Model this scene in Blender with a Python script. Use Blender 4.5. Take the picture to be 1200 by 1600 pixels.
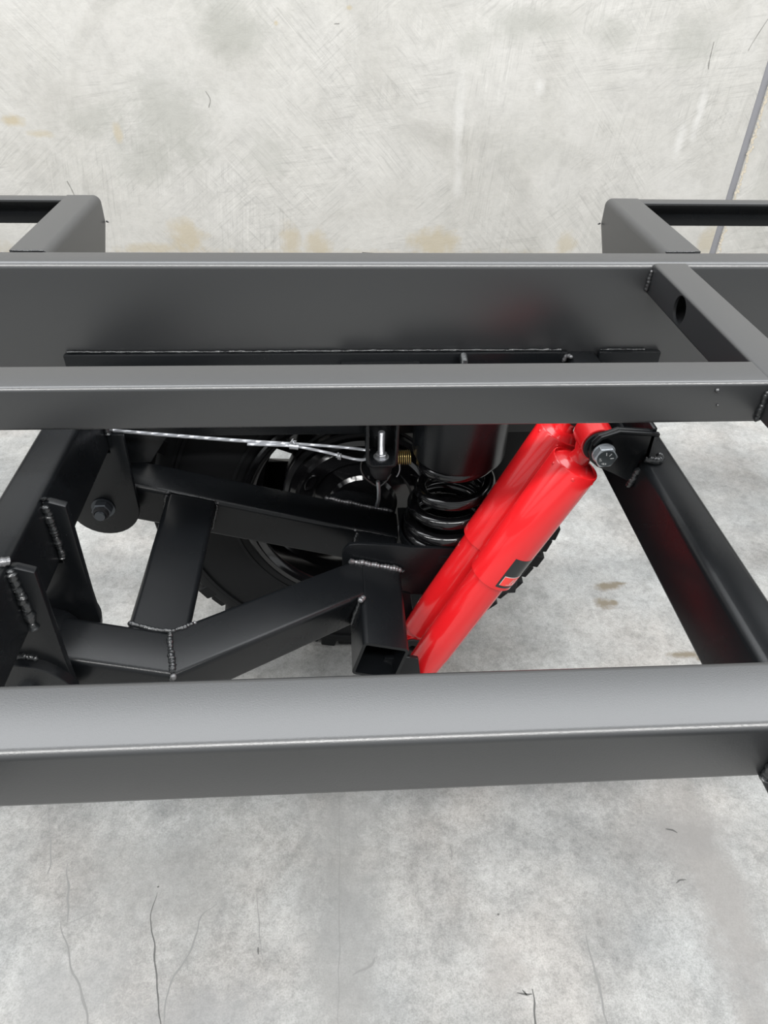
import bpy, bmesh, math, random
from mathutils import Vector as V, Matrix, noise
random.seed(7)
S = bpy.context.scene
for o in list(bpy.data.objects): bpy.data.objects.remove(o)
PI = math.pi

# ------------------------------------------------------------------ camera
cam_d = bpy.data.cameras.new('camera'); cam = bpy.data.objects.new('camera', cam_d)
S.collection.objects.link(cam); S.camera = cam
right = V((0.998241, -0.056101, 0.020830)).normalized()
down = V((-0.019, -0.625, -0.780)); down = (down - right*down.dot(right)).normalized()
fwd = right.cross(down).normalized()
if fwd.y < 0: fwd = -fwd
up = -down
m = Matrix((right, up, -fwd)).transposed().to_4x4(); m.translation = V((0, 0, 1.225))
cam.matrix_world = m
cam_d.sensor_fit = 'HORIZONTAL'; cam_d.sensor_width = 36; cam_d.lens = 1109/1200*36
cam_d.clip_start = .02

# ------------------------------------------------------------------ light
S.view_settings.view_transform = 'Standard'; S.view_settings.look = 'None'
S.view_settings.gamma = 1; S.view_settings.use_curve_mapping = False
S.view_settings.exposure = 0.38
w = bpy.data.worlds.new('world'); S.world = w; w.use_nodes = True
bg = w.node_tree.nodes['Background']; bg.inputs[0].default_value = (.95, .98, 1, 1); bg.inputs[1].default_value = .75
def area(name, loc, rot, sx, sy, power, col=(1, 1, 1)):
    l = bpy.data.lights.new(name, 'AREA'); l.shape = 'RECTANGLE'; l.size = sx; l.size_y = sy
    l.energy = power; l.color = col
    o = bpy.data.objects.new(name, l); S.collection.objects.link(o); o.location = loc; o.rotation_euler = rot
for k, x in enumerate((-4.4, -2.2, 0, 2.2, 4.4)):      # row of long lamps hung behind the camera
    area('lamp_row', (x, -1.3, 3.5), (math.radians(28), 0, 0), 1.9, .25, 62, (1, .99, .97))
area('overhead_fill', (0, 2.1, 4.7), (0, 0, 0), 16, 2.6, 480, (.96, .98, 1))  # added unseen panel overhead, put in to brighten the beam tops

# ------------------------------------------------------------------ materials
class NT:
    def __init__(s, name):
        s.m = bpy.data.materials.new(name); s.m.use_nodes = True
        s.t = s.m.node_tree; s.b = s.t.nodes['Principled BSDF']
    def n(s, typ, **k):
        x = s.t.nodes.new(typ)
        for a, v in k.items(): setattr(x, a, v)
        return x
    def l(s, a, b): s.t.links.new(a, b)
    def pos(s): return s.n('ShaderNodeNewGeometry').outputs['Position']
    def scale(s, v, sc):
        x = s.n('ShaderNodeVectorMath', operation='MULTIPLY'); s.l(v, x.inputs[0]); x.inputs[1].default_value = sc
        return x.outputs[0]
    def noise(s, v, scale, det=4, rough=.55, dist=0):
        x = s.n('ShaderNodeTexNoise'); x.inputs['Scale'].default_value = scale; x.inputs['Detail'].default_value = det
        x.inputs['Roughness'].default_value = rough; x.inputs['Distortion'].default_value = dist
        s.l(v, x.inputs['Vector']); return x.outputs['Fac']
    def ramp(s, f, stops):
        x = s.n('ShaderNodeValToRGB'); e = x.color_ramp.elements
        while len(e) < len(stops): e.new(.5)
        for i, (p, c) in enumerate(stops):
            e[i].position = p; e[i].color = (*c, 1) if hasattr(c, '__len__') else (c, c, c, 1)
        s.l(f, x.inputs[0]); return x.outputs[0]
    def mix(s, f, a, b, mode='MIX'):
        x = s.n('ShaderNodeMix', data_type='RGBA', blend_type=mode)
        for k, v in ((0, f), (6, a), (7, b)):
            if isinstance(v, (int, float)): x.inputs[k].default_value = v
            elif isinstance(v, tuple): x.inputs[k].default_value = (*v, 1)
            else: s.l(v, x.inputs[k])
        return x.outputs[2]
    def math(s, op, a, b=0, clamp=False):
        x = s.n('ShaderNodeMath', operation=op, use_clamp=clamp)
        for k, v in ((0, a), (1, b)):
            if isinstance(v, (int, float)): x.inputs[k].default_value = v
            else: s.l(v, x.inputs[k])
        return x.outputs[0]
    def bump(s, h, strength, dist=.001):
        x = s.n('ShaderNodeBump'); x.inputs['Strength'].default_value = strength; x.inputs['Distance'].default_value = dist
        s.l(h, x.inputs['Height']); s.l(x.outputs[0], s.b.inputs['Normal'])
    def blob(s, v, c, r, wob):
        """soft patch: centre c, radii r, broken up by a noise value"""
        a = s.n('ShaderNodeVectorMath', operation='SUBTRACT'); s.l(v, a.inputs[0]); a.inputs[1].default_value = c
        b = s.scale(a.outputs[0], tuple(1/q for q in r))
        d = s.n('ShaderNodeVectorMath', operation='LENGTH'); s.l(b, d.inputs[0])
        e = s.math('ADD', d.outputs['Value'], s.math('MULTIPLY', s.math('SUBTRACT', wob, .5), 1.9))
        return s.math('SUBTRACT', 1, e, True)

def simple(name, col, rough=.4, metal=0, spec=.5, coat=0, grain=0, gscale=900, dust=0, ior=1.5):
    k = NT(name); b = k.b; b.inputs['IOR'].default_value = ior
    b.inputs['Base Color'].default_value = (*col, 1); b.inputs['Roughness'].default_value = rough
    b.inputs['Metallic'].default_value = metal; b.inputs['Specular IOR Level'].default_value = spec
    b.inputs['Coat Weight'].default_value = coat
    if grain:
        k.bump(k.noise(k.pos(), gscale, 2), grain, .0006)
    if dust:
        f = k.ramp(k.noise(k.pos(), 800, 1), [(.76, 0), (.79, 1)])
        g = k.ramp(k.noise(k.pos(), 14, 3), [(.5, 0), (.62, 1)])
        k.l(k.mix(k.math('MULTIPLY', k.math('MULTIPLY', f, g), dust), col, (.42, .43, .44)), b.inputs['Base Color'])
        h = k.noise(k.pos(), 9, 3)
        k.l(k.math('ADD', k.math('MULTIPLY', h, .16), rough-.08), b.inputs['Roughness'])
    return k.m
charcoal = simple('charcoal_powder_coat', (.013, .0138, .015), .35, .0, .5, grain=.12, gscale=1000, ior=1.86)
black = simple('satin_black_paint', (.0042, .0048, .0056), .27, 0, .30, grain=.14, gscale=900, dust=.22)
gloss = simple('gloss_black_paint', (.004, .004, .0045), .12, 0, .6)
weldm = simple('painted_weld', (.012, .013, .014), .24, 0, .7, grain=.5, gscale=500)
rawweld = simple('bright_weld', (.14, .14, .145), .3, .6, .7, grain=.6, gscale=420)
rubber = simple('tyre_rubber', (.0042, .0045, .005), .58, 0, .2, grain=.35, gscale=260)
softrub = simple('black_rubber', (.010, .010, .011), .55, 0, .35)
red = simple('red_gloss_paint', (.56, .010, .013), .22, 0, .5, coat=.35)
zinc = simple('bright_zinc', (.36, .37, .39), .38, .8, .5)
blackzinc = simple('black_zinc', (.07, .076, .084), .33, .7, .5)
darkzinc = simple('grey_zinc', (.36, .38, .40), .33, .85, .5, grain=.3, gscale=700)
yzinc = simple('yellow_zinc', (.55, .42, .17), .3, .85, .5)
steelwire = simple('galvanised_wire', (.30, .31, .33), .35, .5, .5)
stickerblk = simple('sticker_black', (.012, .014, .015), .25, 0, .5)
stickerred = simple('sticker_red', (.80, .045, .035), .3, 0, .5)
white = simple('white_print', (.6, .6, .6), .4)
sealm = simple('grey_sealant', (.23, .23, .245), .7, 0, .3, grain=.3, gscale=60)

def concrete_floor():
    k = NT('polished_concrete'); p = k.pos()
    n1 = k.noise(p, 2.3, 6, .62, .4); n2 = k.noise(p, 11, 6, .68, .3); n3 = k.noise(p, 75, 4, .72); n5 = k.noise(p, 420, 2, .6)
    st = k.noise(k.scale(p, (6, .7, 1)), 1.0, 4, .5); hue = k.noise(p, 3.7, 4, .6)
    c = k.ramp(n1, [(.30, (.178, .177, .171)), (.5, (.258, .257, .248)), (.7, (.322, .320, .308))])
    c = k.mix(.8, c, k.ramp(n2, [(.3, .70), (.48, .95), (.7, 1.16)]), 'MULTIPLY')
    c = k.mix(.8, c, k.ramp(n3, [(.32, .74), (.5, 1), (.68, 1.18)]), 'MULTIPLY')
    c = k.mix(.7, c, k.ramp(n5, [(.34, .76), (.5, 1), (.66, 1.18)]), 'MULTIPLY')
    c = k.mix(.5, c, k.ramp(st, [(.32, .74), (.6, 1.02)]), 'MULTIPLY')  # lengthwise dark streaks imitate soft reflections in the concrete colour
    c = k.mix(.55, c, k.ramp(hue, [(.35, (1.04, .985, .95)), (.5, (1, 1, 1)), (.65, (.955, .99, 1.02))]), 'MULTIPLY')
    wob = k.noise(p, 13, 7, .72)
    for cx, cy, rx, ry, col, s in [(-.01, .48, .09, .42, (.165, .164, .158), .6), (-.31, .56, .16, .13, (.16, .158, .152), .5), (.62, .48, .07, .32, (.18, .17, .16), .7),  # long centre and right bands: dark reflections painted into the floor colour
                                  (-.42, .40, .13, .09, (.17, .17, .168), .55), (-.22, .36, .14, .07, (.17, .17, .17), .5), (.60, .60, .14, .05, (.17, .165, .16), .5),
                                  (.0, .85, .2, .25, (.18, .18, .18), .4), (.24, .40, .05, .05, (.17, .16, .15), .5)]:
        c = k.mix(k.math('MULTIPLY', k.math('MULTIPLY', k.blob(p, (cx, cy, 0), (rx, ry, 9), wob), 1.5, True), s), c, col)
    w2 = k.noise(p, 38, 5, .65)
    for cx, cy, rx, ry in [(.658, 1.237, .045, .018), (.690, 1.245, .02, .008), (.632, 1.178, .028, .022), (.655, 1.18, .012, .012), (.767, 1.013, .05, .012), (.663, 1.60, .03, .012), (.80, 1.0, .02, .01), (.93, 1.28, .07, .012)]:
        c = k.mix(k.math('MULTIPLY', k.blob(p, (cx, cy, 0), (rx, ry, 9), w2), 1.5, True), c, (.135, .115, .085))
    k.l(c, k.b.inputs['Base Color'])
    k.l(k.ramp(n2, [(.3, .34), (.7, .55)]), k.b.inputs['Roughness'])
    k.b.inputs['Specular IOR Level'].default_value = .35
    k.bump(k.math('ADD', k.math('MULTIPLY', n3, .5), n2), .3, .002)
    return k.m
def concrete_wall():
    k = NT('cast_concrete'); p = k.pos()
    def rot(a, sc):
        x = k.n('ShaderNodeMapping'); k.l(p, x.inputs[0]); x.inputs['Rotation'].default_value = (0, math.radians(a), 0)
        return k.scale(x.outputs[0], sc)
    n1 = k.noise(p, 1.9, 6, .62, .6); n2 = k.noise(p, 26, 6, .72); n6 = k.noise(p, 7, 6, .68, .5)
    c = k.ramp(n1, [(.28, (.39, .378, .350)), (.48, (.468, .456, .429)), (.7, (.51, .498, .474))])
    c = k.mix(.6, c, k.ramp(n6, [(.32, .84), (.5, 1.0), (.66, 1.05)]), 'MULTIPLY')
    c = k.mix(.5, c, k.ramp(n2, [(.3, .84), (.5, 1), (.7, 1.08)]), 'MULTIPLY')
    for a, msc, seed in ((38, 2.4, 1.3), (-47, 2.1, 7.7), (85, 2.7, 3.1), (8, 2.2, 5.2)):      # trowel strokes in patches
        st = k.noise(rot(a, (5, 1, 110)), 1, 4, .65, 1.2)
        off = k.n('ShaderNodeVectorMath', operation='ADD'); k.l(p, off.inputs[0]); off.inputs[1].default_value = (seed, 0, seed*2)
        mk = k.ramp(k.noise(off.outputs[0], msc, 3, .5), [(.50, 0), (.60, 1)])
        c = k.mix(k.math('MULTIPLY', mk, .75), c, k.mix(1.0, c, k.ramp(st, [(.34, .80), (.46, 1.0), (.56, 1.0), (.70, 1.13)]), 'MULTIPLY'))
    wob = k.noise(p, 9, 8, .75, .6); w2 = k.noise(p, 14, 6, .68)
    for cx, cz, rx, rz, s in [(-.72, .62, .26, .22, .50), (-.44, .94, .22, .13, .6), (-.85, .45, .25, .12, .4), (-1.05, .60, .14, .08, .4), (-.31, .48, .13, .12, .35),
                              (.80, .98, .24, .08, .5), (1.16, .95, .14, .08, .45), (1.5, .93, .16, .1, .5), (.57, .90, .10, .08, .35), (.88, .50, .2, .1, .2), (2.05, .4, .12, .4, .3)]:
        c = k.mix(k.math('MULTIPLY', k.math('MULTIPLY', k.blob(p, (cx, 3.5, cz), (rx, 9, rz), wob), 1.5, True), s), c, (.31, .31, .28))
    for cx, cz, rx, rz, s in [(-.72, .12, .10, .10, .75), (-.88, .06, .22, .035, .6), (-.23, .10, .06, .10, .7), (-.10, .07, .08, .09, .7), (.47, .09, .15, .09, .75), (1.12, .08, .06, .08, .6),
                              (1.84, .10, .07, .10, .6), (-1.75, .06, .25, .06, .6), (-1.38, .60, .05, .03, .9), (-1.28, .55, .06, .02, .6), (-.95, .56, .025, .05, .7), (0, .0, 3.0, .06, .55),
                              (-.235, .965, .012, .012, .9), (.06, 1.02, .015, .01, .9)]:
        c = k.mix(k.math('MULTIPLY', k.math('MULTIPLY', k.blob(p, (cx, 3.5, cz), (rx, 9, rz), w2), 1.6, True), s), c, (.42, .365, .265))
    for cx, cz, rx, rz, s in [(.54, .62, .03, .22, .45), (1.62, .66, .025, .14, .6), (1.56, .55, .03, .08, .6), (.88, .76, .03, .04, .6), (.56, .38, .03, .1, .4)]:
        c = k.mix(k.math('MULTIPLY', k.math('MULTIPLY', k.blob(p, (cx, 3.5, cz), (rx, 9, rz), w2), 1.4, True), s), c, (.61, .60, .58))
    k.l(c, k.b.inputs['Base Color']); k.b.inputs['Roughness'].default_value = .75
    k.bump(k.math('ADD', n2, n6), .35, .005)
    return k.m
floorm = concrete_floor(); wallm = concrete_wall()
crackm = simple('floor_crack', (.075, .075, .072), .9); scuffm = simple('floor_scuff', (.155, .155, .15), .7)

# ------------------------------------------------------------------ helpers
def empty(name, label, cat, loc, group=None):
    o = bpy.data.objects.new(name, None); S.collection.objects.link(o); o.location = loc
    o['label'] = label; o['category'] = cat; o.empty_display_size = .05
    if group: o['group'] = group
    return o
def finish(bm, name, mat, parent=None, smooth=35, label=None):
    bmesh.ops.recalc_face_normals(bm, faces=bm.faces)
    me = bpy.data.meshes.new(name); bm.to_mesh(me); bm.free()
    return link(me, name, mat, parent, smooth, label)
def wloc(o):
    l = V((0, 0, 0))
    while o: l += o.location; o = o.parent
    return l
def link(me, name, mat, parent=None, smooth=35, label=None):
    me.materials.append(mat)
    if parent: me.transform(Matrix.Translation(-wloc(parent)))
    me.shade_smooth()
    if smooth: me.set_sharp_from_angle(angle=math.radians(smooth))
    else: me.shade_flat()
    o = bpy.data.objects.new(name, me); S.collection.objects.link(o)
    if parent: o.parent = parent
    if label: o['label'] = label
    return o
def rect_loop(wd, h, r, n=4):
    pts = []
    for cx, cy, a0 in ((wd/2-r, h/2-r, 0), (-wd/2+r, h/2-r, 90), (-wd/2+r, -h/2+r, 180), (wd/2-r, -h/2+r, 270)):
        for i in range(n+1):
            a = math.radians(a0+90*i/n); pts.append((cx+r*math.cos(a), cy+r*math.sin(a)))
    return pts
def tube(p0, p1, wd, h, upv=(0, 0, 1), r=.007, t=.004, c0=None, c1=None, bm=None):
    """rounded rectangular hollow section; c0/c1 are the normals of the end cuts"""
    bm = bm or bmesh.new(); p0, p1 = V(p0), V(p1); d = (p1-p0).normalized(); upv = V(upv)
    side = d.cross(upv).normalized(); u = side.cross(d).normalized()
    n0 = V(c0) if c0 is not None else d; n1 = V(c1) if c1 is not None else d
    rings = []
    for loop in (rect_loop(wd, h, r), rect_loop(wd-2*t, h-2*t, max(r-t, .0015))):
        for p, nn in ((p0, n0), (p1, n1)):
            ring = []
            for a, b in loop:
                q = p+side*a+u*b; q = q-d*((q-p).dot(nn)/d.dot(nn)); ring.append(bm.verts.new(q))
            rings.append(ring)
    o0, o1, i0, i1 = rings; n = len(o0)
    for k in range(n):
        j = (k+1) % n
        for A, B in ((o0, o1), (i1, i0), (o1, i1), (i0, o0)):
            bm.faces.new((A[k], A[j], B[j], B[k]))
    return bm
def prism(pts, nrm, th, bev=.0012, bm=None, holes=0):
    """flat polygon (world points) given thickness along nrm, edges eased"""
    b = bmesh.new(); f = b.faces.new([b.verts.new(V(p)) for p in pts]); nrm = V(nrm).normalized()*th
    r = bmesh.ops.extrude_face_region(b, geom=[f])
    bmesh.ops.translate(b, verts=[v for v in r['geom'] if isinstance(v, bmesh.types.BMVert)], vec=nrm)
    bmesh.ops.recalc_face_normals(b, faces=b.faces)
    if bev: bmesh.ops.bevel(b, geom=list(b.edges), offset=bev, segments=2, profile=.5, affect='EDGES', clamp_overlap=True)
    if bm is None: return b
    me = bpy.data.meshes.new('t'); b.to_mesh(me); b.free(); bm.from_mesh(me); bpy.data.meshes.remove(me); return bm
def box(lo, hi, bev=.0015, bm=None):
    x0, y0, z0 = lo; x1, y1, z1 = hi
    return prism([(x0, y0, z0), (x1, y0, z0), (x1, y1, z0), (x0, y1, z0)], (0, 0, 1), z1-z0, bev, bm)
def frame(ax):
    ax = V(ax).normalized(); s = ax.orthogonal().normalized(); return ax, s, ax.cross(s)
def lathe(prof, org, ax, n=64, closed=False, bm=None, s=None):
    """profile (radius, height along axis)"""
    bm = bm or bmesh.new(); org = V(org); ax, a, b = frame(ax)
    if s is not None: a = V(s).normalized(); b = ax.cross(a)
    rings = []
    for r, h in prof:
        if r < 1e-6: rings.append([bm.verts.new(org+ax*h)])
        else: rings.append([bm.verts.new(org+ax*h+(a*math.cos(2*PI*i/n)+b*math.sin(2*PI*i/n))*r) for i in range(n)])
    pairs = list(zip(rings, rings[1:]))
    if closed: pairs.append((rings[-1], rings[0]))
    for A, B in pairs:
        for i in range(n):
            j = (i+1) % n
            if len(A) == 1 and len(B) == 1: continue
            if len(A) == 1: bm.faces.new((A[0], B[i], B[j]))
            elif len(B) == 1: bm.faces.new((A[i], B[0], A[j]))
            else: bm.faces.new((A[i], B[i], B[j], A[j]))
    return bm
def sweep(pts, rad, n=10, bm=None, cap=True):
    """round bar along a polyline; rad is a number or a function of the index"""
    bm = bm or bmesh.new(); pts = [V(p) for p in pts]; ref = None; prev = None; rings = []
    for i, p in enumerate(pts):
        d = (pts[min(i+1, len(pts)-1)]-pts[max(i-1, 0)]).normalized()
        if ref is None: ref = d.orthogonal().normalized()
        ref = (ref-d*ref.dot(d)).normalized(); b = d.cross(ref); r = rad(i) if callable(rad) else rad
        rings.append([bm.verts.new(p+(ref*math.cos(2*PI*k/n)+b*math.sin(2*PI*k/n))*r) for k in range(n)])
    for A, B in zip(rings, rings[1:]):
        for k in range(n): bm.faces.new((A[k], A[(k+1) % n], B[(k+1) % n], B[k]))
    if cap:
        bm.faces.new(rings[0][::-1]); bm.faces.new(rings[-1])
    return bm
def catmull(P, n):
    P = [V(p) for p in P]; P = [P[0]*2-P[1]]+P+[P[-1]*2-P[-2]]; out = []
    for i in range(1, len(P)-2):
        for k in range(n):
            t = k/n; a, b, c, d = P[i-1:i+3]
            out.append(.5*((2*b)+(c-a)*t+(2*a-5*b+4*c-d)*t*t+(3*b-a-3*c+d)*t**3))
    return out+[P[-2]]
def weld(path, r, parent, mat=None, jit=.25):
    """rippled weld bead along a polyline"""
    path = [V(p) for p in path]; pts = []
    for a, b in zip(path, path[1:]):
        n = max(3, int((b-a).length/.0016)); pts += [a.lerp(b, k/n) for k in range(n)]
    pts.append(path[-1]); ph = random.random()*9; N = len(pts)
    q = [p+V((noise.noise(p*130+V((ph, 0, 0))), noise.noise(p*130+V((0, ph, 3))), noise.noise(p*130+V((5, 0, ph)))))*r*.35 for p in pts]
    rr = lambda i: r*(1+.16*math.sin(i*1.9)+jit*noise.noise(q[i]*90))*min(1, .45+.4*min(i, N-1-i))
    return finish(sweep(q, rr, 8), 'weld_bead', mat or weldm, parent, 60)
def hexagon(c, ax, rad, h, name, mat, parent, rot=0, cham=.12):
    ax, a, b = frame(ax); c = V(c); bm = bmesh.new()
    f = [(math.cos(PI/3*i+rot), math.sin(PI/3*i+rot)) for i in range(6)]
    rings = [[bm.verts.new(c+ax*hh+(a*x+b*y)*rad*k) for x, y in f] for hh, k in ((0, 1), (h*(1-cham), 1), (h, .9))]
    for A, B in zip(rings, rings[1:]):
        for k in range(6): bm.faces.new((A[k], A[(k+1) % 6], B[(k+1) % 6], B[k]))
    bm.faces.new(rings[0][::-1]); bm.faces.new(rings[-1])
    bmesh.ops.bevel(bm, geom=[e for e in bm.edges], offset=rad*.03, segments=1, affect='EDGES')
    return finish(bm, name, mat, parent, 20)
def solid(prof_bm, name, mat, parent, **k): return finish(prof_bm, name, mat, parent, **k)

# ------------------------------------------------------------------ setting
FZ = -.02
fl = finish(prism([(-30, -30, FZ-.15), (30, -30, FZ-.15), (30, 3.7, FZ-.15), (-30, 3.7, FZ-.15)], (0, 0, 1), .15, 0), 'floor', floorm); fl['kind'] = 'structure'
def ribbon(pts, wd, name, mat, parent, z=FZ+.0002):
    P = catmull([V((x, y, z)) for x, y in pts], 8); bm = bmesh.new(); L = []; N = len(P)
    for i, p in enumerate(P):
        d = (P[min(i+1, N-1)]-P[max(i-1, 0)]).normalized(); s = V((-d.y, d.x, 0))
        ww = wd*(.25+.75*math.sin(PI*(i+.5)/N))*(.6+.8*abs(noise.noise(p*60)))/2
        j = s*noise.noise(p*40)*.004
        L.append((bm.verts.new(p+j+s*ww), bm.verts.new(p+j-s*ww)))
    for A, B in zip(L, L[1:]): bm.faces.new((A[0], A[1], B[1], B[0]))
    return finish(bm, name, mat, parent, 0)
C_, F_ = crackm, scuffm
CR = [([(-.322, .547), (-.326, .512), (-.312, .464), (-.302, .428), (-.292, .393), (-.28, .352), (-.27, .28)], .0032, C_),
      ([(-.222, .525), (-.246, .498), (-.252, .461), (-.273, .422), (-.278, .392), (-.278, .34)], .0038, F_),
      ([(-.546, .697), (-.516, .614), (-.514, .582)], .003, F_), ([(-.485, .602), (-.47, .55), (-.456, .508)], .004, F_),
      ([(-.469, .509), (-.438, .452), (-.395, .382), (-.384, .34)], .004, F_), ([(-.157, .549), (-.15, .484), (-.139, .428)], .0015, F_),
      ([(-.018, .711), (-.019, .527), (-.023, .30)], .0013, F_), ([(.573, .615), (.584, .612), (.591, .606)], .005, C_),
      ([(.556, .521), (.565, .526), (.576, .525)], .004, C_), ([(.25, .373), (.263, .367), (.273, .369)], .004, C_), ([(.258, .376), (.262, .368)], .003, C_),
      ([(.275, .377), (.27, .34), (.269, .31)], .004, C_), ([(-.456, .508), (-.418, .521)], .002, F_), ([(.178, .605), (.176, .577)], .002, F_),
      ([(.378, .449), (.378, .377), (.375, .30)], .004, F_), ([(.001, .408), (.028, .42), (.035, .433)], .005, F_), ([(-.15, .455), (-.147, .445)], .004, C_),
      ([(-.325, .556), (-.322, .558)], .004, C_), ([(.24, .485), (.243, .487)], .004, C_)]
for pts, wd, mt in CR: ribbon(pts, wd, 'floor_crack' if mt is crackm else 'floor_scuff', mt, fl)

wb = bpy.data.objects.new('wall_back', None); S.collection.objects.link(wb); wb.location = (0, 3.6, FZ); wb['kind'] = 'structure'
JX = 1.862
finish(box((-9, 3.5, FZ), (JX, 3.7, 2.9), .006), 'wall_panel', wallm, wb)
finish(box((JX+.034, 3.5, FZ), (11, 3.7, 2.9), .006), 'wall_panel', wallm, wb)
finish(box((JX, 3.507, FZ), (JX+.034, 3.69, 2.9), .002), 'joint_sealant', sealm, wb)
bm = bmesh.new()
for i in range(260):
    z = FZ+.02+i*.006+random.uniform(-.002, .002); s = random.uniform(.003, .008)
    c = V((JX+.036+abs(random.gauss(0, .007)), 3.4995, z))
    vs = [bm.verts.new(c+V((math.cos(a)*s*random.uniform(.6, 1.2), -.0015*random.random(), math.sin(a)*s*random.uniform(.6, 1.4)))) for a in [k*PI/3 for k in range(6)]]
    bm.faces.new(vs)
cr = finish(bm, 'crumbled_joint_edge', simple('crumbled_mortar', (.46, .41, .33), .9), wb, 0); cr['kind'] = 'stuff'
# hairline plaster cracks in the wall
def wallcrack(pts, wd):
    bm = bmesh.new(); L = []; P = catmull([V((x, 3.4993, z)) for x, z in pts], 7); N = len(P)
    for i, p in enumerate(P):
        d = (P[min(i+1, N-1)]-P[max(i-1, 0)]).normalized(); s = V((-d.z, 0, d.x)); ww = wd*(.3+.7*abs(noise.noise(p*30)))/2*1.5
        L.append((bm.verts.new(p+s*ww), bm.verts.new(p-s*ww)))
    for A, B in zip(L, L[1:]): bm.faces.new((A[0], A[1], B[1], B[0]))
    finish(bm, 'wall_crack', simple('wall_crack', (.20, .195, .18), .9), wb, 0)
wallcrack([(-1.215, .36), (-1.20, .31), (-1.195, .26), (-1.18, .2)], .006)
wallcrack([(1.845, 1.09), (1.80, 1.0), (1.77, .93), (1.76, .9)], .004)
wallcrack([(1.60, .93), (1.602, .86), (1.607, .83)], .005)
wallcrack([(-.55, .72), (-.535, .69), (-.545, .66)], .005)
wallcrack([(.0, .965), (.01, .966), (.02, .966)], .006)

# ------------------------------------------------------------------ trailer chassis
ZT = .875
fr = empty('trailer_chassis', 'charcoal welded steel trailer frame of long rails crossing the picture above the floor', 'trailer frame', (0, .64, FZ))
XL, XR = -1.7, 1.9
finish(tube((XL, 1.018, ZT-.081), (XR, 1.018, ZT-.081), .050, .162, r=.009), 'chassis_rail', charcoal, fr)
finish(tube((XL, .666, ZT-.025), (.4505, .666, ZT-.025), .050, .050, r=.005), 'square_beam', charcoal, fr)
finish(tube((.5005, .666, ZT-.025), (XR, .666, ZT-.025), .050, .050, r=.005), 'square_beam', charcoal, fr)
finish(tube((XL, .2545, ZT-.0275), (XR, .2545, ZT-.0275), .050, .055, r=.0055), 'square_beam', charcoal, fr)
# short crossbeam with a round cable hole through its left wall
def cross(y0, y1, x0=.451, wd=.049, hole=None):
    o = finish(tube((x0+wd/2, y0, ZT-.0225), (x0+wd/2, y1, ZT-.0225), wd, .045, r=.0035), 'short_crossbeam', charcoal, fr)
    if hole:
        cb = lathe([(0, -.02), (hole[2], -.02), (hole[2], .02), (0, .02)], V((x0, hole[0], hole[1]))-wloc(fr), (1, 0, 0), 40)
        bmesh.ops.recalc_face_normals(cb, faces=cb.faces)
        cm = bpy.data.meshes.new('c'); cb.to_mesh(cm); cb.free(); co = bpy.data.objects.new('c', cm); S.collection.objects.link(co)
        co.parent = fr
        md = o.modifiers.new('b', 'BOOLEAN'); md.object = co; md.solver = 'EXACT'; md.operation = 'DIFFERENCE'
        bpy.context.view_layer.update(); dg = bpy.context.evaluated_depsgraph_get()
        nm = bpy.data.meshes.new_from_object(o.evaluated_get(dg)); o.modifiers.clear(); o.data = nm
        bpy.data.objects.remove(co)
        nm.shade_smooth(); nm.set_sharp_from_angle(angle=math.radians(35))
    return o
cross(.280, .993, hole=(.881, .8525, .0185))
tmp = tube((.285, -.6, ZT-.0275), (.285, .2295, ZT-.0275), .05, .055, r=.0055)
finish(tmp, 'short_crossbeam', charcoal, fr)
weld([(.449, .990, .866), (.449, .991, .85), (.449, .992, .834)], .0032, fr, charcoal)
weld([(.449, .639, .865), (.449, .639, .828)], .0035, fr, weldm)
weld([(.258, .2275, .87), (.258, .2275, .822)], .0035, fr, weldm)
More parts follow.
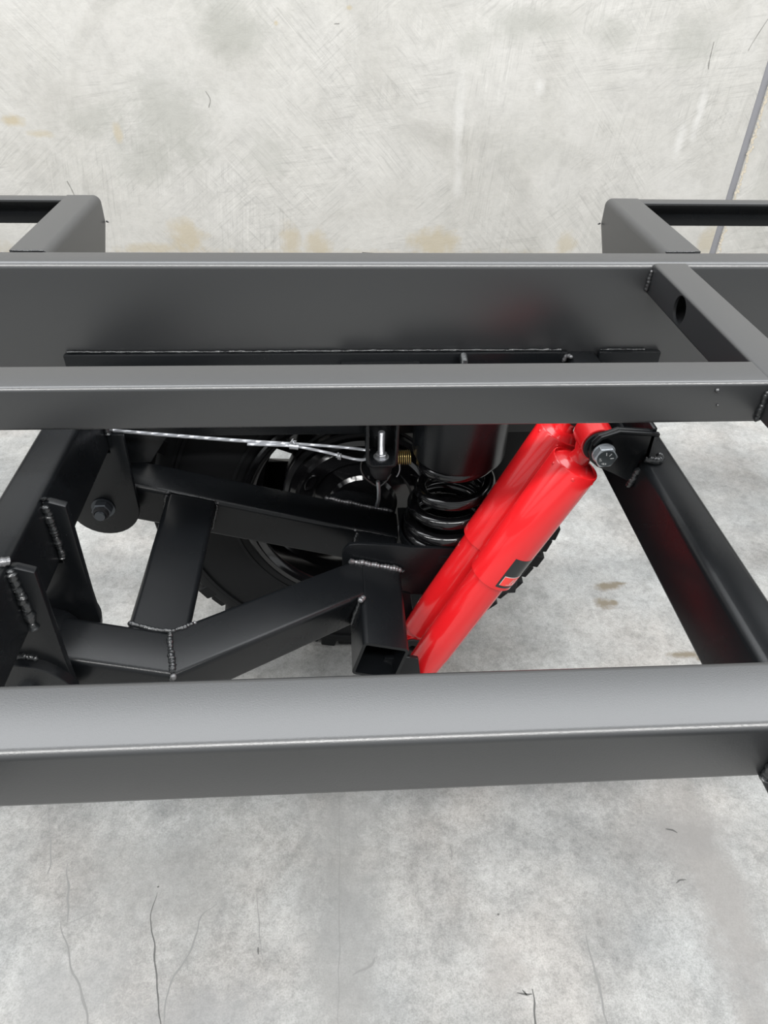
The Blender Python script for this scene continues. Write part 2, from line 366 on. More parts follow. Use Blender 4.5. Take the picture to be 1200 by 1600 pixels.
# wheel guard brackets outside the rail
for x0, x1, s in ((-.466, -.411, 1), (.483, .541, -1)):
    bm = bmesh.new(); inner = x1 if s > 0 else x0; outer = x0 if s > 0 else x1; n = 6; R = .012
    # folded plate: top flange and an inner side web, with a cut lower far corner
    prof = [(outer, ZT), *[(inner-s*R+s*R*math.sin(a), ZT-R+R*math.cos(a)) for a in [PI/2*i/n for i in range(n+1)]]]
    th = .004
    pin = [(outer, ZT-th), *[(inner-s*R+s*(R-th)*math.sin(a), ZT-R+(R-th)*math.cos(a)) for a in [PI/2*i/n for i in range(n+1)]]]
    ys = (1.044, 1.326)
    rows = [[[bm.verts.new((x, y, z)) for x, z in P] for y in ys] for P in (prof, pin)]
    m_ = len(prof)
    zl = [(1.044, .74), (1.20, .74), (1.285, .785), (1.326, .83)]
    for q, (A, B) in enumerate(rows):
        for i in range(m_-1): bm.faces.new((A[i], A[i+1], B[i+1], B[i]))
        x = inner if q == 0 else inner-s*th
        low = [bm.verts.new((x, y, z)) for y, z in zl]
        bm.faces.new([A[-1], *low, B[-1]]); rows[q] = (A, B, low)
    (A, B, lo), (A2, B2, lo2) = rows
    for E, F in ((A, A2), (B, B2)):
        for i in range(m_-1): bm.faces.new((E[i], E[i+1], F[i+1], F[i]))
    bm.faces.new((A[0], B[0], B2[0], A2[0]))
    E, F = [A[-1], *lo, B[-1]], [A2[-1], *lo2, B2[-1]]
    for i in range(len(E)-1): bm.faces.new((E[i], E[i+1], F[i+1], F[i]))
    finish(bm, 'guard_bracket', charcoal, fr)
    # far edge bar running outwards from the bracket: angle iron
    xo = XL if s > 0 else XR; xi = outer
    bm = prism([(xi, 1.296, ZT-.004), (xo, 1.296, ZT-.004), (xo, 1.322, ZT-.004), (xi, 1.322, ZT-.004)], (0, 0, 1), .004, .0008)
    finish(bm, 'guard_bar', charcoal, fr)
    finish(prism([(xi, 1.317, ZT-.0045), (xo, 1.317, ZT-.0045), (xo, 1.317, ZT-.045), (xi, 1.317, ZT-.045)], (0, 1, 0), .004, .0008), 'bar_web', black, fr)  # shade of the inner face put into the colour: black web on charcoal bar
    weld([(inner+s*.001, 1.326, .832), (inner+s*.006, 1.326, .830)], .002, fr, weldm)
    # seam where the bracket meets the rail
    weld([(x0+.004, 1.0445, ZT-.001), (x1-.008, 1.0445, ZT-.001)], .0014, fr, weldm)
# small paint nibs on the beams
for c, r in (((.394, .6405, .866), .0025), ((.40, .6403, .848), .0012), ((.57, .992, .80), .0013)):
    bm = bmesh.new(); bmesh.ops.create_icosphere(bm, subdivisions=2, radius=r, matrix=Matrix.Translation(c)); finish(bm, 'paint_nib', charcoal, fr, 60)

# ------------------------------------------------------------------ suspension subframe (black, under the rails)
sf = empty('suspension_subframe', 'satin black suspension subframe with sloping crossmembers under the grey rails', 'subframe', (0, .8, FZ))
finish(tube((-.3795, -.25, .660), (-.3795, 1.04, .660), .051, .100, r=.009), 'crossmember', black, sf)
finish(tube((.410, -.25, .6625), (.410, 1.04, .6625), .050, .095, r=.009), 'crossmember', black, sf)
# side plate below the rail with its weld line
finish(prism([(x, .982, z) for x, z in ((-.408, .742), (.3485, .742), (.3485, .60), (-.28, .60), (-.315, .55), (-.408, .55))], (0, 1, 0), .010, .0015), 'side_plate', black, sf)
finish(box((.397, .982, .62), (.494, .992, .742)), 'side_plate', black, sf)
finish(tube((.372, .90, .70), (.372, .992, .70), .046, .078, r=.007), 'gusset_tube', black, sf)
weld([(-.405, .990, .744), (-.2, .990, .743), (.1, .990, .7435), (.34, .990, .743)], .0018, sf, jit=1.2)
weld([(.40, .990, .743), (.47, .990, .743)], .0016, sf, jit=1.0)
weld([(.349, .968, .742), (.345, .978, .738), (.340, .981, .728)], .0035, sf, rawweld)
finish(sweep([(.185, .975, .735), (.185, .972, .742), (.185, .966, .738), (.185, .960, .72)], .006, 12), 'lug', weldm, sf)
# pivot plates
def arc(cx, cz, r, a0, a1, n): return [(cx+r*math.cos(math.radians(a0+(a1-a0)*i/n)), cz+r*math.sin(math.radians(a0+(a1-a0)*i/n))) for i in range(n+1)]
PX, PZ = -.388, .503
pout = [(-.3535, .704), (-.346, .704), (-.328, .697), (-.3325, .55), *arc(PX, PZ, .056, 8, -188, 18), (-.440, .608), (-.3535, .608)]
fout = [(-.3295, .64), *arc(PX, PZ, .056, 6, -186, 18), (-.440, .608), (-.354, .608), (-.354, .64)]
for y, P in ((.565, pout), (.678, pout), (.925, fout), (1.038, fout)):
    finish(prism([(x, y, z) for x, z in P], (0, 1, 0), .008 if y > .9 else .011, .001), 'pivot_plate', black, sf)
weld([(-.351, .564, .703), (-.350, .563, .66), (-.351, .563, .612)], .0055, sf, jit=.5)
weld([(-.351, .677, .701), (-.350, .676, .66), (-.351, .676, .616)], .0045, sf, jit=.5)
weld([(-.352, .572, .709), (-.36, .566, .7105), (-.372, .56, .7105)], .005, sf, rawweld)
weld([(-.352, .683, .709), (-.35, .68, .706)], .0045, sf)
weld([(-.3525, .925, .70), (-.352, .924, .67), (-.351, .924, .64)], .005, sf, jit=.5)
# doubler rings round the pivot bolt on the plates
for y0, y1, r in ((.551, .565, .062), (.689, .697, .053)):
    finish(lathe([(.012, 0), (r-.001, 0), (r, .001), (r, y1-y0), (.012, y1-y0)], (PX, y0, PZ), (0, 1, 0), 48, True), 'pivot_washer_plate', black, sf)
weld([(PX+.064*math.cos(a), .564, PZ+.064*math.sin(a)) for a in [math.radians(q) for q in range(130, 60, -5)]], .004, sf)
# shock mounting bracket on the right crossmember
ear = [(.3145, .738), (.322, .748), (.345, .758), (.386, .755), (.395, .752), (.395, .712), (.384, .708), (.384, .672), (.352, .690), (.330, .700), (.318, .710), (.3135, .724)]
for y0 in (.7385, .892):
    finish(prism([(x, y0, z) for x, z in ear], (0, 1, 0), .006, .001), 'shock_bracket', black, sf)
finish(prism([(.395, .7385, .758), (.389, .7385, .758), (.389, .7385, .712), (.395, .7385, .712)], (0, 1, 0), .16, .001), 'bracket_back', black, sf)
bm = prism([(.3145, .7375, .738), (.323, .7375, .750), (.345, .7375, .7585), (.386, .7375, .7555), (.397, .7375, .754), (.397, .7375, .749), (.386, .7375, .7505), (.345, .7375, .753), (.325, .7375, .746), (.317, .7375, .735)], (0, -1, 0), .006, .001)
finish(bm, 'bracket_lip', black, sf)
weld([(.388, .735, .7135), (.398, .731, .7135), (.408, .735, .7135), (.412, .744, .7135)], .0052, sf)
weld([(.3835, .735, .700), (.3825, .737, .684), (.3815, .742, .665)], .0045, sf)
finish(box((.09, .86, .700), (.31, 1.04, .712)), 'spring_top_plate', black, sf)
# spring cup
CX, CY = .183, .93
finish(lathe([(.073, .715), (.073, .606), (.0715, .601), (.0695, .601), (.0695, .70), (0, .70)], (CX, CY, 0), (0, 0, 1), 96), 'spring_cup', black, sf, smooth=40)
finish(lathe([(.034, .70), (.034, .62), (.028, .60), (.014, .595), (0, .595)], (CX, CY, 0), (0, 0, 1), 48), 'locating_spigot', black, sf, smooth=40)
# bump stop bracket, an open channel hanging from the frame
bx0, bx1, by0, by1 = .0365, .0875, .922, .975
path = [(bx0, .73), (bx0, .585), (bx0+.003, .577), (bx0+.010, .574), (bx1-.010, .574), (bx1-.003, .577), (bx1, .585), (bx1, .73)]
inn = [(bx0+.005, .73), (bx0+.005, .588), (bx0+.008, .581), (bx0+.013, .579), (bx1-.013, .579), (bx1-.008, .581), (bx1-.005, .588), (bx1-.005, .73)]
finish(prism([(x, by0, z) for x, z in path+inn[::-1]], (0, 1, 0), by1-by0, .0008), 'bump_stop_bracket', black, sf)
finish(box((bx0+.004, by1-.004, .58), (bx1-.004, by1, .73)), 'bracket_back', black, sf)
finish(box((.0, .94, .70), (.12, 1.0, .73)), 'bracket_foot', black, sf)

# ------------------------------------------------------------------ trailing arm
ang = math.atan(.275); ca, sa = math.cos(ang), math.sin(ang)
def G(u, y, w_): return V((PX+u*ca+w_*sa, y, PZ-u*sa+w_*ca))
UPW = V((sa, 0, ca)); WC = -.006; HH = .074
arm = empty('trailing_arm', 'satin black welded box-section trailing arm between the pivot plates and the coil spring', 'suspension arm', G(.2, .8, -.05))
def atube(u0, y0, u1, y1, wd, c0=None, c1=None, name='arm_tube', h=HH):
    loc = lambda c: None if c is None else V((c[0]*ca, c[1], -c[0]*sa)).normalized()
    return finish(tube(G(u0, y0, WC), G(u1, y1, WC), wd, h, UPW, r=.008, t=.005, c0=loc(c0), c1=loc(c1)), name, black, arm)
atube(.002, .9935, .4945, .9875, .074)                        # tube beside the wheel
dd = V((.785, .62)); mit = V((1, 0))+dd; mit.normalize()
atube(.002, .628, .155, .6265, .072, c1=(mit.x, mit.y))       # near straight length
atube(.155, .6265, .424, .839, .072, c0=(mit.x, mit.y), c1=(1, 0))   # diagonal
atube(.133, .652, .133, .957, .080, name='brace_tube', c0=(-.12, 1), h=HH-.002)
atube(.457, .695, .457, .951, .072)                           # open-ended tube towards the camera
for y in (.9935, .628):
    finish(lathe([(.016, -.042), (.0335, -.042), (.034, -.041), (.034, .041), (.0335, .042), (.016, .042)], (PX, y, PZ), (0, 1, 0), 48, True), 'pivot_sleeve', black, arm)
T = WC+HH/2+.0003
def wl(pts, r=.0028, mat=None, jit=.4): weld([G(u, y, w_+.0) for u, y, w_ in pts], r, arm, mat, jit)
wl([(.148, .660, T), (.152, .640, T), (.158, .615, T), (.163, .594, T)], .0042)
wl([(.163, .5905, T), (.164, .590, T-.02), (.164, .590, T-.06)], .0035)
wl([(.163, .592, T), (.166, .589, T-.006)], .0042, rawweld)
wl([(.092, .666, T), (.12, .662, T), (.148, .661, T), (.165, .672, T), (.178, .684, T)], .0036)
wl([(.176, .682, T), (.180, .686, T-.002)], .0038, rawweld)
wl([(.092, .958, T), (.115, .957, T), (.172, .957, T)], .0016)
wl([(.092, .956, T), (.094, .955, T-.003)], .0033, rawweld); wl([(.174, .955, T), (.177, .954, T-.003)], .0033, rawweld)
wl([(.092, .954, T-.005), (.092, .954, T-.06)], .003); wl([(.175, .953, T-.005), (.175, .953, T-.06)], .003)
wl([(.414, .952, T), (.417, .951, T-.004)], .0038, rawweld)
wl([(.420, .949, T-.004), (.421, .947, T-.055)], .0035)
wl([(.421, .780, T), (.419, .783, T-.004), (.423, .786, T), (.417, .779, T), (.423, .779, T-.001)], .0040, rawweld)
wl([(.420, .787, T-.008), (.420, .783, T-.06)], .0035)
wl([(.402, .866, T), (.43, .867, T+.0005), (.46, .867, T+.0005), (.494, .867, T)], .0044, rawweld)
wl([(.494, .867, T), (.496, .866, T-.004)], .0045)
wl([(.358, 1.0255, T), (.40, 1.0245, T), (.45, 1.0235, T), (.488, 1.0235, T)], .0032, rawweld, .5)
wl([(.418, .872, T-.01), (.405, .868, T-.005), (.402, .868, T)], .003)
# spring seat: bent front plate, base and a side wall
fp = [(-.004, .438), (.000, .447), (.008, .456), (.022, .4575), (.09, .4515), (.110, .4475), (.30, .434), (.30, .335), (.20, .332), (.112, .338), (.08, .36), (-.004, .40)]
finish(prism([(x, .873, z) for x, z in fp], (0, 1, 0), .007, .001), 'spring_seat_front', black, arm)
finish(prism([(.100, .88, .400), (.30, .88, .400), (.30, 1.03, .400), (.100, 1.03, .400)], (0, 0, 1), .008, .001), 'spring_seat_base', black, arm)
finish(prism([(.293, .88, .335), (.293, .88, .434), (.293, 1.03, .434), (.293, 1.03, .335)], (1, 0, 0), .006, .001), 'spring_seat_side', black, arm)
finish(lathe([(.082, 0), (.082, .018), (.079, .018), (.079, .003), (0, .003)], (CX-.004, CY+.022, .408), (0, 0, 1), 64), 'spring_seat_ring', black, arm)
ax_out = [(.356, 1.0245), (.395, 1.058), (.47, 1.063), (.494, 1.0245)]
finish(prism([G(u, y, -.04) for u, y in ax_out], UPW, .074, .0012), 'axle_mount', black, arm)
finish(lathe([(0, 0), (.03, 0), (.03, .16), (0, .16)], (.037, 1.02, .386), (0, 1, 0), 32), 'stub_axle', black, arm)
for y in (.727, .8715): finish(prism([(x, y, z) for x, z in ((.10, .345), (.114, .340), (.125, .26), (.118, .19), (.095, .165), (.07, .18), (.06, .26), (.06, .345))], (0, 1, 0), .007, .001), 'shock_lower_bracket', black, arm)

# ------------------------------------------------------------------ shock absorbers
sdir = V((.3305-.138, 0, .727-.297)).normalized()
bolt = V((.3295, 0, .7275))
def shock(y, label):
    top = V((bolt.x, y, bolt.z)); L = .52
    e = empty('shock_absorber', label, 'shock absorber', top-sdir*L, 'twin red shock absorbers')
    o = top-sdir*L
    # heights measured from the lower eye
    hs, ht = .255, .474
    n = 96
    finish(lathe([(.026, .030), (.0268, .032), (.0272, .036), (.0276, .062), (.0284, .072), (.0284, hs+.02)], o, sdir, n), 'lower_body', red, e, smooth=50)
    finish(lathe([(.0280, hs+.006), (.0283, hs), (.0338, hs), (.0345, hs+.0008), (.0345, ht), (.0338, ht+.0015), (.0325, ht+.002), (.0318, ht), (.0314, ht-.0015), (.030, ht-.001),
                  (.024, ht+.005), (.014, ht+.009), (0, ht+.010)], o, sdir, n), 'upper_body', red, e, smooth=38)
    for k in range(6):     # crimp dimples round the cap
        a = 2*PI*k/6+.55; ax, s1, s2 = frame(sdir)
        bm = bmesh.new(); bmesh.ops.create_uvsphere(bm, u_segments=16, v_segments=10, radius=.0034, matrix=Matrix.Translation(o+sdir*(ht-.0065)+(s1*math.cos(a)+s2*math.sin(a))*.0322))
        finish(bm, 'crimp', red, e, smooth=60)
    finish(sweep([o+sdir*(ht+.004), o+sdir*(ht+.018), o+sdir*(ht+.030)], lambda i: (.016, .0125, .018)[i], 32), 'neck', red, e, smooth=60)
    for h, nm in ((0, 'lower_eye'), (L, 'upper_eye')):
        finish(lathe([(.018, -.019), (.0225, -.019), (.0235, -.018), (.0235, .018), (.0225, .019), (.018, .019)], o+sdir*h, (0, 1, 0), 56, True), nm, red, e, smooth=40)
        finish(lathe([(.0065, -.0225), (.020, -.0225), (.0215, -.021), (.020, -.0185), (.0178, -.017), (.0178, .017), (.020, .0185), (.0215, .021), (.020, .0225), (.0065, .0225)], o+sdir*h, (0, 1, 0), 48, True), 'rubber_bush', softrub, e, smooth=40)
    finish(sweep([o+sdir*.015, o+sdir*.034], .02, 32), 'lower_neck', red, e, smooth=60)
    return e, o, hs
YN, YF = .7665, .8465
s1_, o1, hs_ = shock(YN, 'red shock absorber nearest the camera, with a black and red sticker low on its sleeve')
shock(YF, 'plain red shock absorber behind the stickered one, next to the coil spring')
# sticker wrapped on the sleeve: local frame on the cylinder
side = sdir.cross(V((0, 1, 0))).normalized()       # in x-z plane
if side.x < 0: side = -side
def cyl(a, h, r): # a: angle from facing the camera (-y) towards +x side
    return o1+sdir*(hs_+h)+(V((0, -1, 0))*math.cos(a)+side*math.sin(a))*r
def wrap(a0, a1, h0, h1, r, name, mat, n=16):
    bm = bmesh.new(); c = [[bm.verts.new(cyl(a0+(a1-a0)*i/n, h, r)) for i in range(n+1)] for h in (h0, h1)]
    ci = [[bm.verts.new(cyl(a0+(a1-a0)*i/n, h, .0344)) for i in range(n+1)] for h in (h0, h1)]
    for i in range(n): bm.faces.new((c[0][i], c[0][i+1], c[1][i+1], c[1][i]))
    for q in (0, 1):
        for i in range(n): bm.faces.new((c[q][i], c[q][i+1], ci[q][i+1], ci[q][i]))
    for i in (0, n): bm.faces.new((c[0][i], c[1][i], ci[1][i], ci[0][i]))
    return finish(bm, name, mat, s1_, smooth=30)
A0 = -.14   # sticker starts just left of the sleeve's front line
wrap(A0, A0+1.9, .0065, .065, .03475, 'sticker', stickerblk)
wrap(A0+.10, A0+1.8, .0115, .0290, .03490, 'sticker_red_field', stickerred)
wrap(A0+.10, A0+1.8, .0290, .0300, .03495, 'sticker_rule', white)
wrap(A0+.10, A0+.118, .0115, .0300, .03495, 'sticker_rule', white)
def text_mesh(txt, size, fn, name, mat, parent, shear=0):
    cu = bpy.data.curves.new('t', 'FONT'); cu.body = txt; cu.size = size; cu.shear = shear; cu.extrude = 0; cu.align_x = 'LEFT'
    cu.resolution_u = 3
    ob = bpy.data.objects.new('t', cu); S.collection.objects.link(ob); bpy.context.view_layer.update()
    me = bpy.data.meshes.new_from_object(ob.evaluated_get(bpy.context.evaluated_depsgraph_get()))
    bpy.data.objects.remove(ob)
    bm = bmesh.new(); bm.from_mesh(me)
    bmesh.ops.subdivide_edges(bm, edges=[e for e in bm.edges if e.calc_length() > .003], cuts=2)
    for v in bm.verts: v.co = fn(v.co.x, v.co.y)
    return finish(bm, name, mat, parent, smooth=0)
text_mesh('10', .0150, lambda x, y: cyl(A0+.46+x/.035, .0155+y, .0350), 'sticker_number', white, s1_, .25)
wrap(A0+.40, A0+1.3, .0135, .0143, .0350, 'sticker_rule', white)

# shock mounting bolt (grade marks on its head)
bt = empty('hex_bolt', 'grey zinc hex bolt with grade marks through the upper shock absorber eyes', 'bolt', (bolt.x, .72, bolt.z))
finish(lathe([(.0068, 0), (.0138, 0), (.0148, .001), (.0148, .0025), (.0068, .0025)], (bolt.x, .7275+.0, bolt.z), (0, 1, 0), 40, True), 'washer', darkzinc, bt)
hexagon((bolt.x, .7275, bolt.z), (0, -1, 0), .0152, .0098, 'bolt_head', darkzinc, bt, .35, .1)
finish(sweep([(bolt.x, .727, bolt.z), (bolt.x, .905, bolt.z)], .0062, 20), 'shank', darkzinc, bt)
hexagon((bolt.x, .8985, bolt.z), (0, 1, 0), .0148, .010, 'nut', darkzinc, bt, .2)
finish(lathe([(.0, 0), (.0118, 0), (.0118, .0004), (0, .0004)], (bolt.x, .7177, bolt.z), (0, -1, 0), 40), 'head_face', simple('dark_zinc_face', (.07, .08, .085), .35, .7), bt)
HY = .7172
bm = bmesh.new()
for a in (100, 55, 5):
    c, s = math.cos(math.radians(a)), math.sin(math.radians(a)); d = V((c, 0, s)); q = V((-s, 0, c))*.0005; b0 = V((bolt.x, HY, bolt.z))
    prism([b0+d*.0048-q, b0+d*.0092-q, b0+d*.0092+q, b0+d*.0048+q], (0, -1, 0), .0003, 0, bm)
finish(bm, 'grade_marks', white, bt, 0)
def headtext(txt, size, a0, mat):
    a0 = math.radians(a0); R0 = .0062
    def fn(x, y):
        a = a0+x/R0*.75; r = R0+(.0028-y) if False else R0+.0030-y
        return V((bolt.x+r*math.cos(a), HY, bolt.z+r*math.sin(a)))
    return text_mesh(txt, size, fn, 'head_lettering', mat, bt)
headtext('HT', .0042, 175, white)
headtext('10.9', .0038, 235, white)

# ------------------------------------------------------------------ pivot bolts
def pivot(yn, yh, label):
    p = empty('pivot_bolt', label, 'bolt', (PX, yn, PZ))
    finish(lathe([(.008, 0), (.0175, 0), (.0185, -.001), (.0185, -.0028), (.008, -.0028)], (PX, yn, PZ), (0, 1, 0), 40, True), 'washer', blackzinc, p)
    hexagon((PX, yn-.0028, PZ), (0, -1, 0), .0158, .012, 'nut', blackzinc, p, .25, .12)
    finish(lathe([(.0105, 0), (.0125, 0), (.0118, -.006), (.0095, -.0075), (.0088, -.0065)], (PX, yn-.0145, PZ), (0, 1, 0), 40), 'lock_collar', softrub, p)
    th = [(0, -.0135)]+[(.0082, -.0135)]+[(.0082-.0008*(i % 2), -.0125+i*.0009) for i in range(14)]
    finish(lathe(th, (PX, yn-.0115, PZ), (0, 1, 0), 32), 'thread', blackzinc, p, smooth=20)
    finish(sweep([(PX, yn-.005, PZ), (PX, yh, PZ)], .0078, 20), 'shank', blackzinc, p)
    hexagon((PX, yh-.008, PZ), (0, 1, 0), .0155, .011, 'bolt_head', blackzinc, p)
pivot(.925, 1.055, 'dark threaded bolt with lock nut on the round-bottomed pivot plate below the cable')
pivot(.551, .70, 'dark pivot bolt of the near arm joint, low behind the nearest beam at left')

# ------------------------------------------------------------------ coil spring
def spring_pts():
    fz = [.668, .630, .590, .535, .492, .452, .427, .419]; pts = []; N = 56
    for k in range(len(fz)-1):
        for i in range(N):
            t = k+i/N; a = -PI/2-2*PI*t
            # smooth z
            p = [fz[max(0, min(len(fz)-1, k+j))] for j in (-1, 0, 1, 2)]; f = i/N
            z = .5*((2*p[1])+(p[2]-p[0])*f+(2*p[0]-5*p[1]+4*p[2]-p[3])*f*f+(3*p[1]-p[0]-3*p[2]+p[3])*f**3)
            g = max(0, min(1, (t-3.2)/1.6)); r = .0555+.0115*g
            pts.append(V((CX-.002*g+r*math.cos(a), CY+.0+.020*g+r*math.sin(a), z)))
    return pts[10:-30]
cs = empty('coil_spring', 'thick gloss black coil spring below the black cup', 'spring', (CX, CY, .415))
finish(sweep(spring_pts(), .0103, 20), 'coil', gloss, cs, smooth=50)

# ------------------------------------------------------------------ bump stop and its bolt
bs = empty('bump_stop', 'tapered black rubber bump stop under the bracket holding an upright bolt', 'bump stop', (.062, .948, .53))
finish(lathe([(0, .5745), (.020, .5745), (.021, .571), (.0195, .560), (.0165, .548), (.0125, .540), (.009, .5375), (0, .537)], (.062, .948, 0), (0, 0, 1), 48), 'rubber_cone', softrub, bs, smooth=50)
st = empty('threaded_stud', 'bright zinc bolt standing upright with its nut inside the bump stop bracket', 'bolt', (.062, .948, .579))
hexagon((.062, .945, .5795), (0, 0, 1), .0098, .008, 'nut', zinc, st, .5)
finish(lathe([(0, .5795), (.0125, .5795), (.0125, .581), (0, .581)], (.062, .945, 0), (0, 0, 1), 32), 'washer', zinc, st)
finish(lathe([(.0058 if i % 2 else .0048, .585+i*.0010) for i in range(42)]+[(.0045, .6275), (0, .6277)], (.062, .945, 0), (0, 0, 1), 24), 'thread', zinc, st, smooth=25)

# ------------------------------------------------------------------ yellow return spring
ys = empty('return_spring', 'small yellow zinc wire spring between the bracket and the spring cup', 'spring', (.10, .955, .56))
P = []
for i in range(7*24+1):
    a = 2*PI*i/24; P.append(V((.0885+.0033*i/24, .955+.0115*math.cos(a), .5715+.0115*math.sin(a))))
finish(sweep(P, .00085, 8), 'coil', yzinc, ys, smooth=60)
finish(sweep(catmull([(.092, .944, .566), (.0925, .943, .555), (.090, .943, .545), (.088, .944, .541)], 5), .0011, 8), 'tail', steelwire, ys, smooth=60)

# ------------------------------------------------------------------ wire rope brake cable
bc = empty('brake_cable', 'grey twisted wire rope running left from the bump stop bracket, doubled near its end', 'cable', (-.1, .96, .6))
def rope(path, r, strands=6, pitch=.016):
    pts = catmull(path, 60); bm = bmesh.new(); L = [0]
    for a, b in zip(pts, pts[1:]): L.append(L[-1]+(b-a).length)
    out = [[] for _ in range(strands)]; step = .0016; j = 0; s = 0
    Y = V((0, 1, 0))
    while s < L[-1]:
        while L[j+1] < s: j += 1
        p = pts[j].lerp(pts[j+1], (s-L[j])/(L[j+1]-L[j])); d = (pts[j+1]-pts[j]).normalized(); q = d.cross(Y).normalized(); y2 = q.cross(d)
        for k in range(strands):
            a = 2*PI*(s/pitch+k/strands); out[k].append(p+(q*math.cos(a)+y2*math.sin(a))*r*.62)
        s += step
    for o_ in out: sweep(o_, r*.42, 5, bm)
    return bm
finish(rope([(-.46, .958, .640), (-.328, .958, .6245), (-.236, .958, .614), (-.167, .958, .6065), (-.081, .958, .5985)], .0029), 'wire_rope', steelwire, bc, smooth=60)
finish(rope([(-.15, .9545, .6015), (-.081, .955, .5965), (-.04, .955, .5875), (-.007, .955, .5775), (.02, .955, .5695), (.036, .955, .5685), (.046, .96, .574)], .0024), 'wire_rope', steelwire, bc, smooth=60)
finish(rope([(-.081, .959, .5985), (-.04, .96, .594), (.0, .96, .5895), (.03, .96, .585), (.044, .962, .5815)], .0024), 'wire_rope', steelwire, bc, smooth=60)
finish(sweep([(-.084, .954, .5975), (-.070, .954, .5955)], lambda i: .0052, 14), 'crimp_sleeve', zinc, bc)
bm = bmesh.new()
for i in range(7):
    c = V((-.078+random.uniform(-.004, .005), .952, .600+random.uniform(-.006, .010))); d = V((random.uniform(-1, 1), random.uniform(-.6, .6), random.uniform(-1, 1))).normalized()*.0035
    sweep([c-d, c, c+d], .0008, 5, bm)
finish(bm, 'frayed_strands', zinc, bc)
bm = sweep([(-.010, .954, .5785), (-.004, .954, .5765)], .0042, 12); sweep([(-.007, .952, .572), (-.007, .951, .585)], .0013, 6, bm); sweep([(-.004, .952, .571), (-.003, .951, .583)], .0013, 6, bm)
finish(bm, 'wire_clamp', zinc, bc)

# loop of black wire hanging off the bump stop
lp = empty('limit_strap', 'thin black looped strap hanging below the bump stop cone', 'strap', (.06, .955, .50))
finish(sweep(catmull([(.040, .965, .575), (.030, .962, .555), (.034, .958, .535), (.048, .956, .520), (.060, .956, .513), (.072, .958, .522), (.080, .96, .535)], 8), .0022, 8), 'loop', gloss, lp, smooth=60)
finish(sweep([(.058, .955, .524), (.060, .954, .505), (.060, .957, .485), (.058, .975, .455)], .0035, 10), 'shackle', darkzinc, lp, smooth=60)

# ------------------------------------------------------------------ wheel
WX, WY, WZ = .037, 1.052, .386
wh = empty('wheel', 'off-road wheel with chunky black tyre behind the suspension arm and spring', 'wheel', (WX, WY+.13, WZ-.406))
YA = (0, 1, 0)
tp = [(.222, .004), (.236, -.002), (.262, -.008), (.300, -.010), (.338, -.006), (.362, .000), (.378, .004), (.386, .010), (.389, .020), (.394, .05), (.396, .13),
      (.394, .21), (.389, .242), (.386, .252), (.378, .258), (.362, .262), (.338, .268), (.300, .272), (.262, .268), (.236, .262), (.222, .256), (.214, .24), (.212, .13), (.214, .02)]
ty = finish(lathe(tp, (WX, WY, WZ), YA, 128, True), 'tyre', rubber, wh, smooth=50)
for r, h in ((.345, -.0075), (.352, -.004), (.244, -.005)):
    finish(lathe([(r, .004), (r, -.0015), (r+.003, -.0022), (r+.006, -.0012), (r+.006, .004)], (WX, WY+h, WZ), YA, 128), 'sidewall_ridge', rubber, ty)
# tread blocks share four meshes
def block_mesh(p):
    b = bmesh.new(); vs = [b.verts.new(q) for q in p]
    for f in ((0, 1, 2, 3), (7, 6, 5, 4), (0, 4, 5, 1), (1, 5, 6, 2), (2, 6, 7, 3), (3, 7, 4, 0)): b.faces.new([vs[i] for i in f])
    bmesh.ops.recalc_face_normals(b, faces=b.faces); bmesh.ops.bevel(b, geom=list(b.edges), offset=.0018, segments=1, affect='EDGES')
    me = bpy.data.meshes.new('tread_block'); b.to_mesh(me); b.free(); me.materials.append(rubber); return me
def shoulder(sgn, tall):
    # local: x tangential, y axial, z radial (from the wheel centre)
    r0, r1 = .366 if tall else .376, .4035; y0 = -.001 if tall else .006; y1 = .062; wdt = .0168
    q = [(-wdt, y0+.003, r0), (wdt, y0+.003, r0), (wdt, y1, .388), (-wdt, y1, .388), (-wdt*.9, y0+.002, r1-.012), (wdt*.9, y0+.002, r1-.012), (wdt*.9, y1, r1+.002), (-wdt*.9, y1, r1+.002)]
    q[4] = (-wdt*.9, y0+.006, r1-.005); q[5] = (wdt*.9, y0+.006, r1-.005)
    return block_mesh([(x, y if sgn > 0 else .26-y, z) for x, y, z in q])
def centre(y0, y1, sk):
    wdt = .0145; r0, r1 = .388, .4065
    q = [(-wdt+sk, y0, r0), (wdt+sk, y0, r0), (wdt-sk, y1, r0), (-wdt-sk, y1, r0)]
    return block_mesh(q+[(x*.94, y, r1) for x, y, z in q])
M4 = [[shoulder(1, 1), shoulder(1, 0)], [shoulder(-1, 1), shoulder(-1, 0)], [centre(.072, .122, .006)], [centre(.134, .188, -.006)]]
NB = 64
for row, (ms, off) in enumerate(zip(M4, (0, .5, .25, .75))):
    for i in range(NB):
        o = bpy.data.objects.new('tread_block', ms[i % len(ms)]); S.collection.objects.link(o); o.parent = ty
        o.location = V((WX, WY, WZ))-wloc(ty)
        o.rotation_euler = (0, 2*PI*(i+off)/NB, 0)
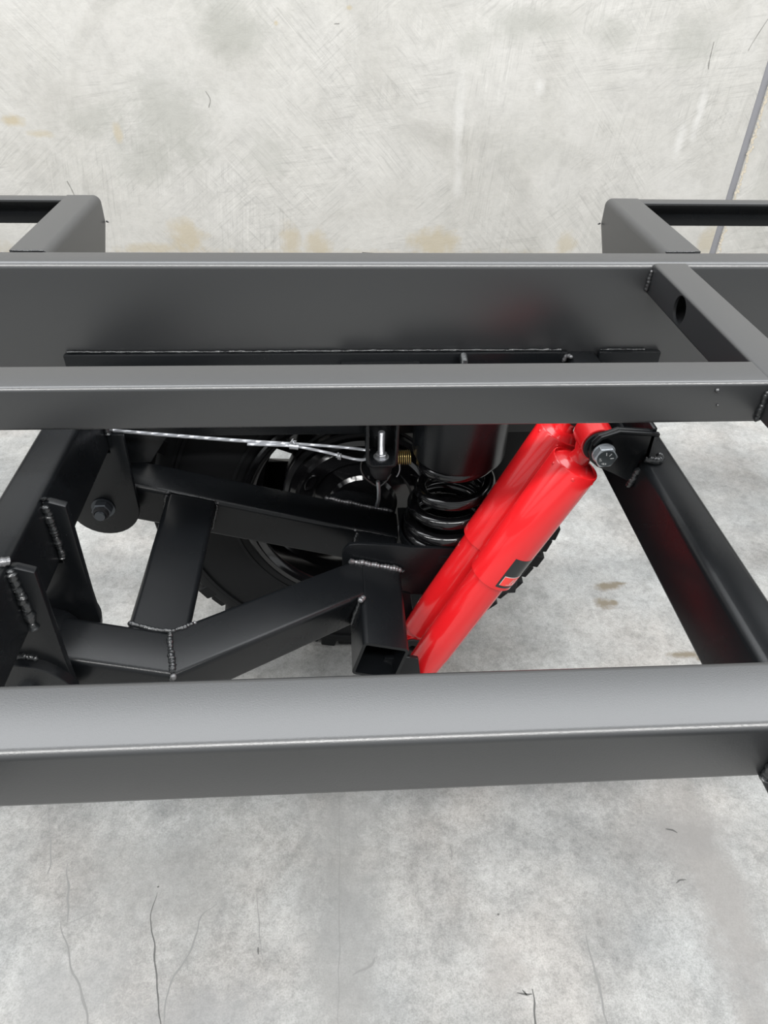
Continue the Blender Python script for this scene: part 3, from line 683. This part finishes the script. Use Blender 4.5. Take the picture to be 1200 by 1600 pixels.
# rim
rp = [(.226, -.002), (.229, -.006), (.225, -.0085), (.218, -.006), (.214, .002), (.205, .008), (.204, .045), (.192, .058), (.190, .18), (.202, .20), (.206, .25), (.222, .262), (.228, .262),
      (.226, .266), (.216, .262), (.202, .256), (.196, .21), (.184, .185), (.184, .060), (.198, .046), (.200, .008), (.210, -.002), (.216, -.009), (.224, -.012), (.231, -.009), (.231, -.002)]
finish(lathe(rp[:13], (WX, WY, WZ), YA, 128), 'rim_barrel', gloss, wh, smooth=40)
rd = finish(lathe([(.03, .150), (.095, .150), (.105, .158), (.105, .166), (.03, .166)], (WX, WY, WZ), YA, 64, True), 'rim_centre', gloss, wh)
for k in range(8):
    a = 2*PI*k/8+.30; d = V((math.cos(a), 0, math.sin(a))); q = V((-d.z, 0, d.x)); c = V((WX, WY, WZ))
    pts = [c+d*.095-q*.036+V((0, .15, 0)), c+d*.195-q*.058+V((0, .17, 0)), c+d*.195+q*.058+V((0, .17, 0)), c+d*.095+q*.036+V((0, .15, 0))]
    finish(prism(pts, YA, .014, .002), 'spoke', gloss, wh)
# brake drum and backing plate, fixed inboard of the wheel
bd = empty('brake_drum', 'black brake drum with backing plate inside the wheel rim, behind the cable', 'brake drum', (WX, 1.07, WZ-.15))
finish(lathe([(0, .012), (.02, .012), (.02, 0), (.060, 0), (.066, .006), (.092, .008), (.098, .002), (.124, .002), (.130, .008), (.140, .010), (.143, .014), (.143, .018), (.0, .018)], (WX, 1.066, WZ), YA, 96), 'backing_plate', gloss, bd, smooth=30)
finish(lathe([(.10, .0), (.150, .0), (.153, .003), (.153, .012), (.147, .016), (.147, .030), (.151, .033), (.151, .060), (.140, .072), (.05, .074), (.05, .084), (0, .084)], (WX, 1.084, WZ), YA, 96), 'drum', simple('drum_black', (.012, .012, .013), .3, 0, .5), bd, smooth=30)
for a in (150, 205, 30, 330):
    a = math.radians(a); d = V((math.cos(a), 0, math.sin(a))); q = V((-d.z, 0, d.x)); c = V((WX, 1.066, WZ))+d*.112
    loop = [c+q*.018*math.cos(t)+d*.007*math.sin(t)+V((0, 0, 0)) for t in [2*PI*i/24 for i in range(25)]]
    finish(sweep(loop, .0022, 6, cap=False), 'adjuster_slot', gloss, bd, smooth=60)
for o in bpy.data.objects:          # parts that look different from the rest of their thing
    k = o.name.split('.')[0]
    if k == 'sticker': o['label'] = 'black sticker with a small red field'
    elif k == 'rubber_bush': o['label'] = 'black rubber bush in the red eye'
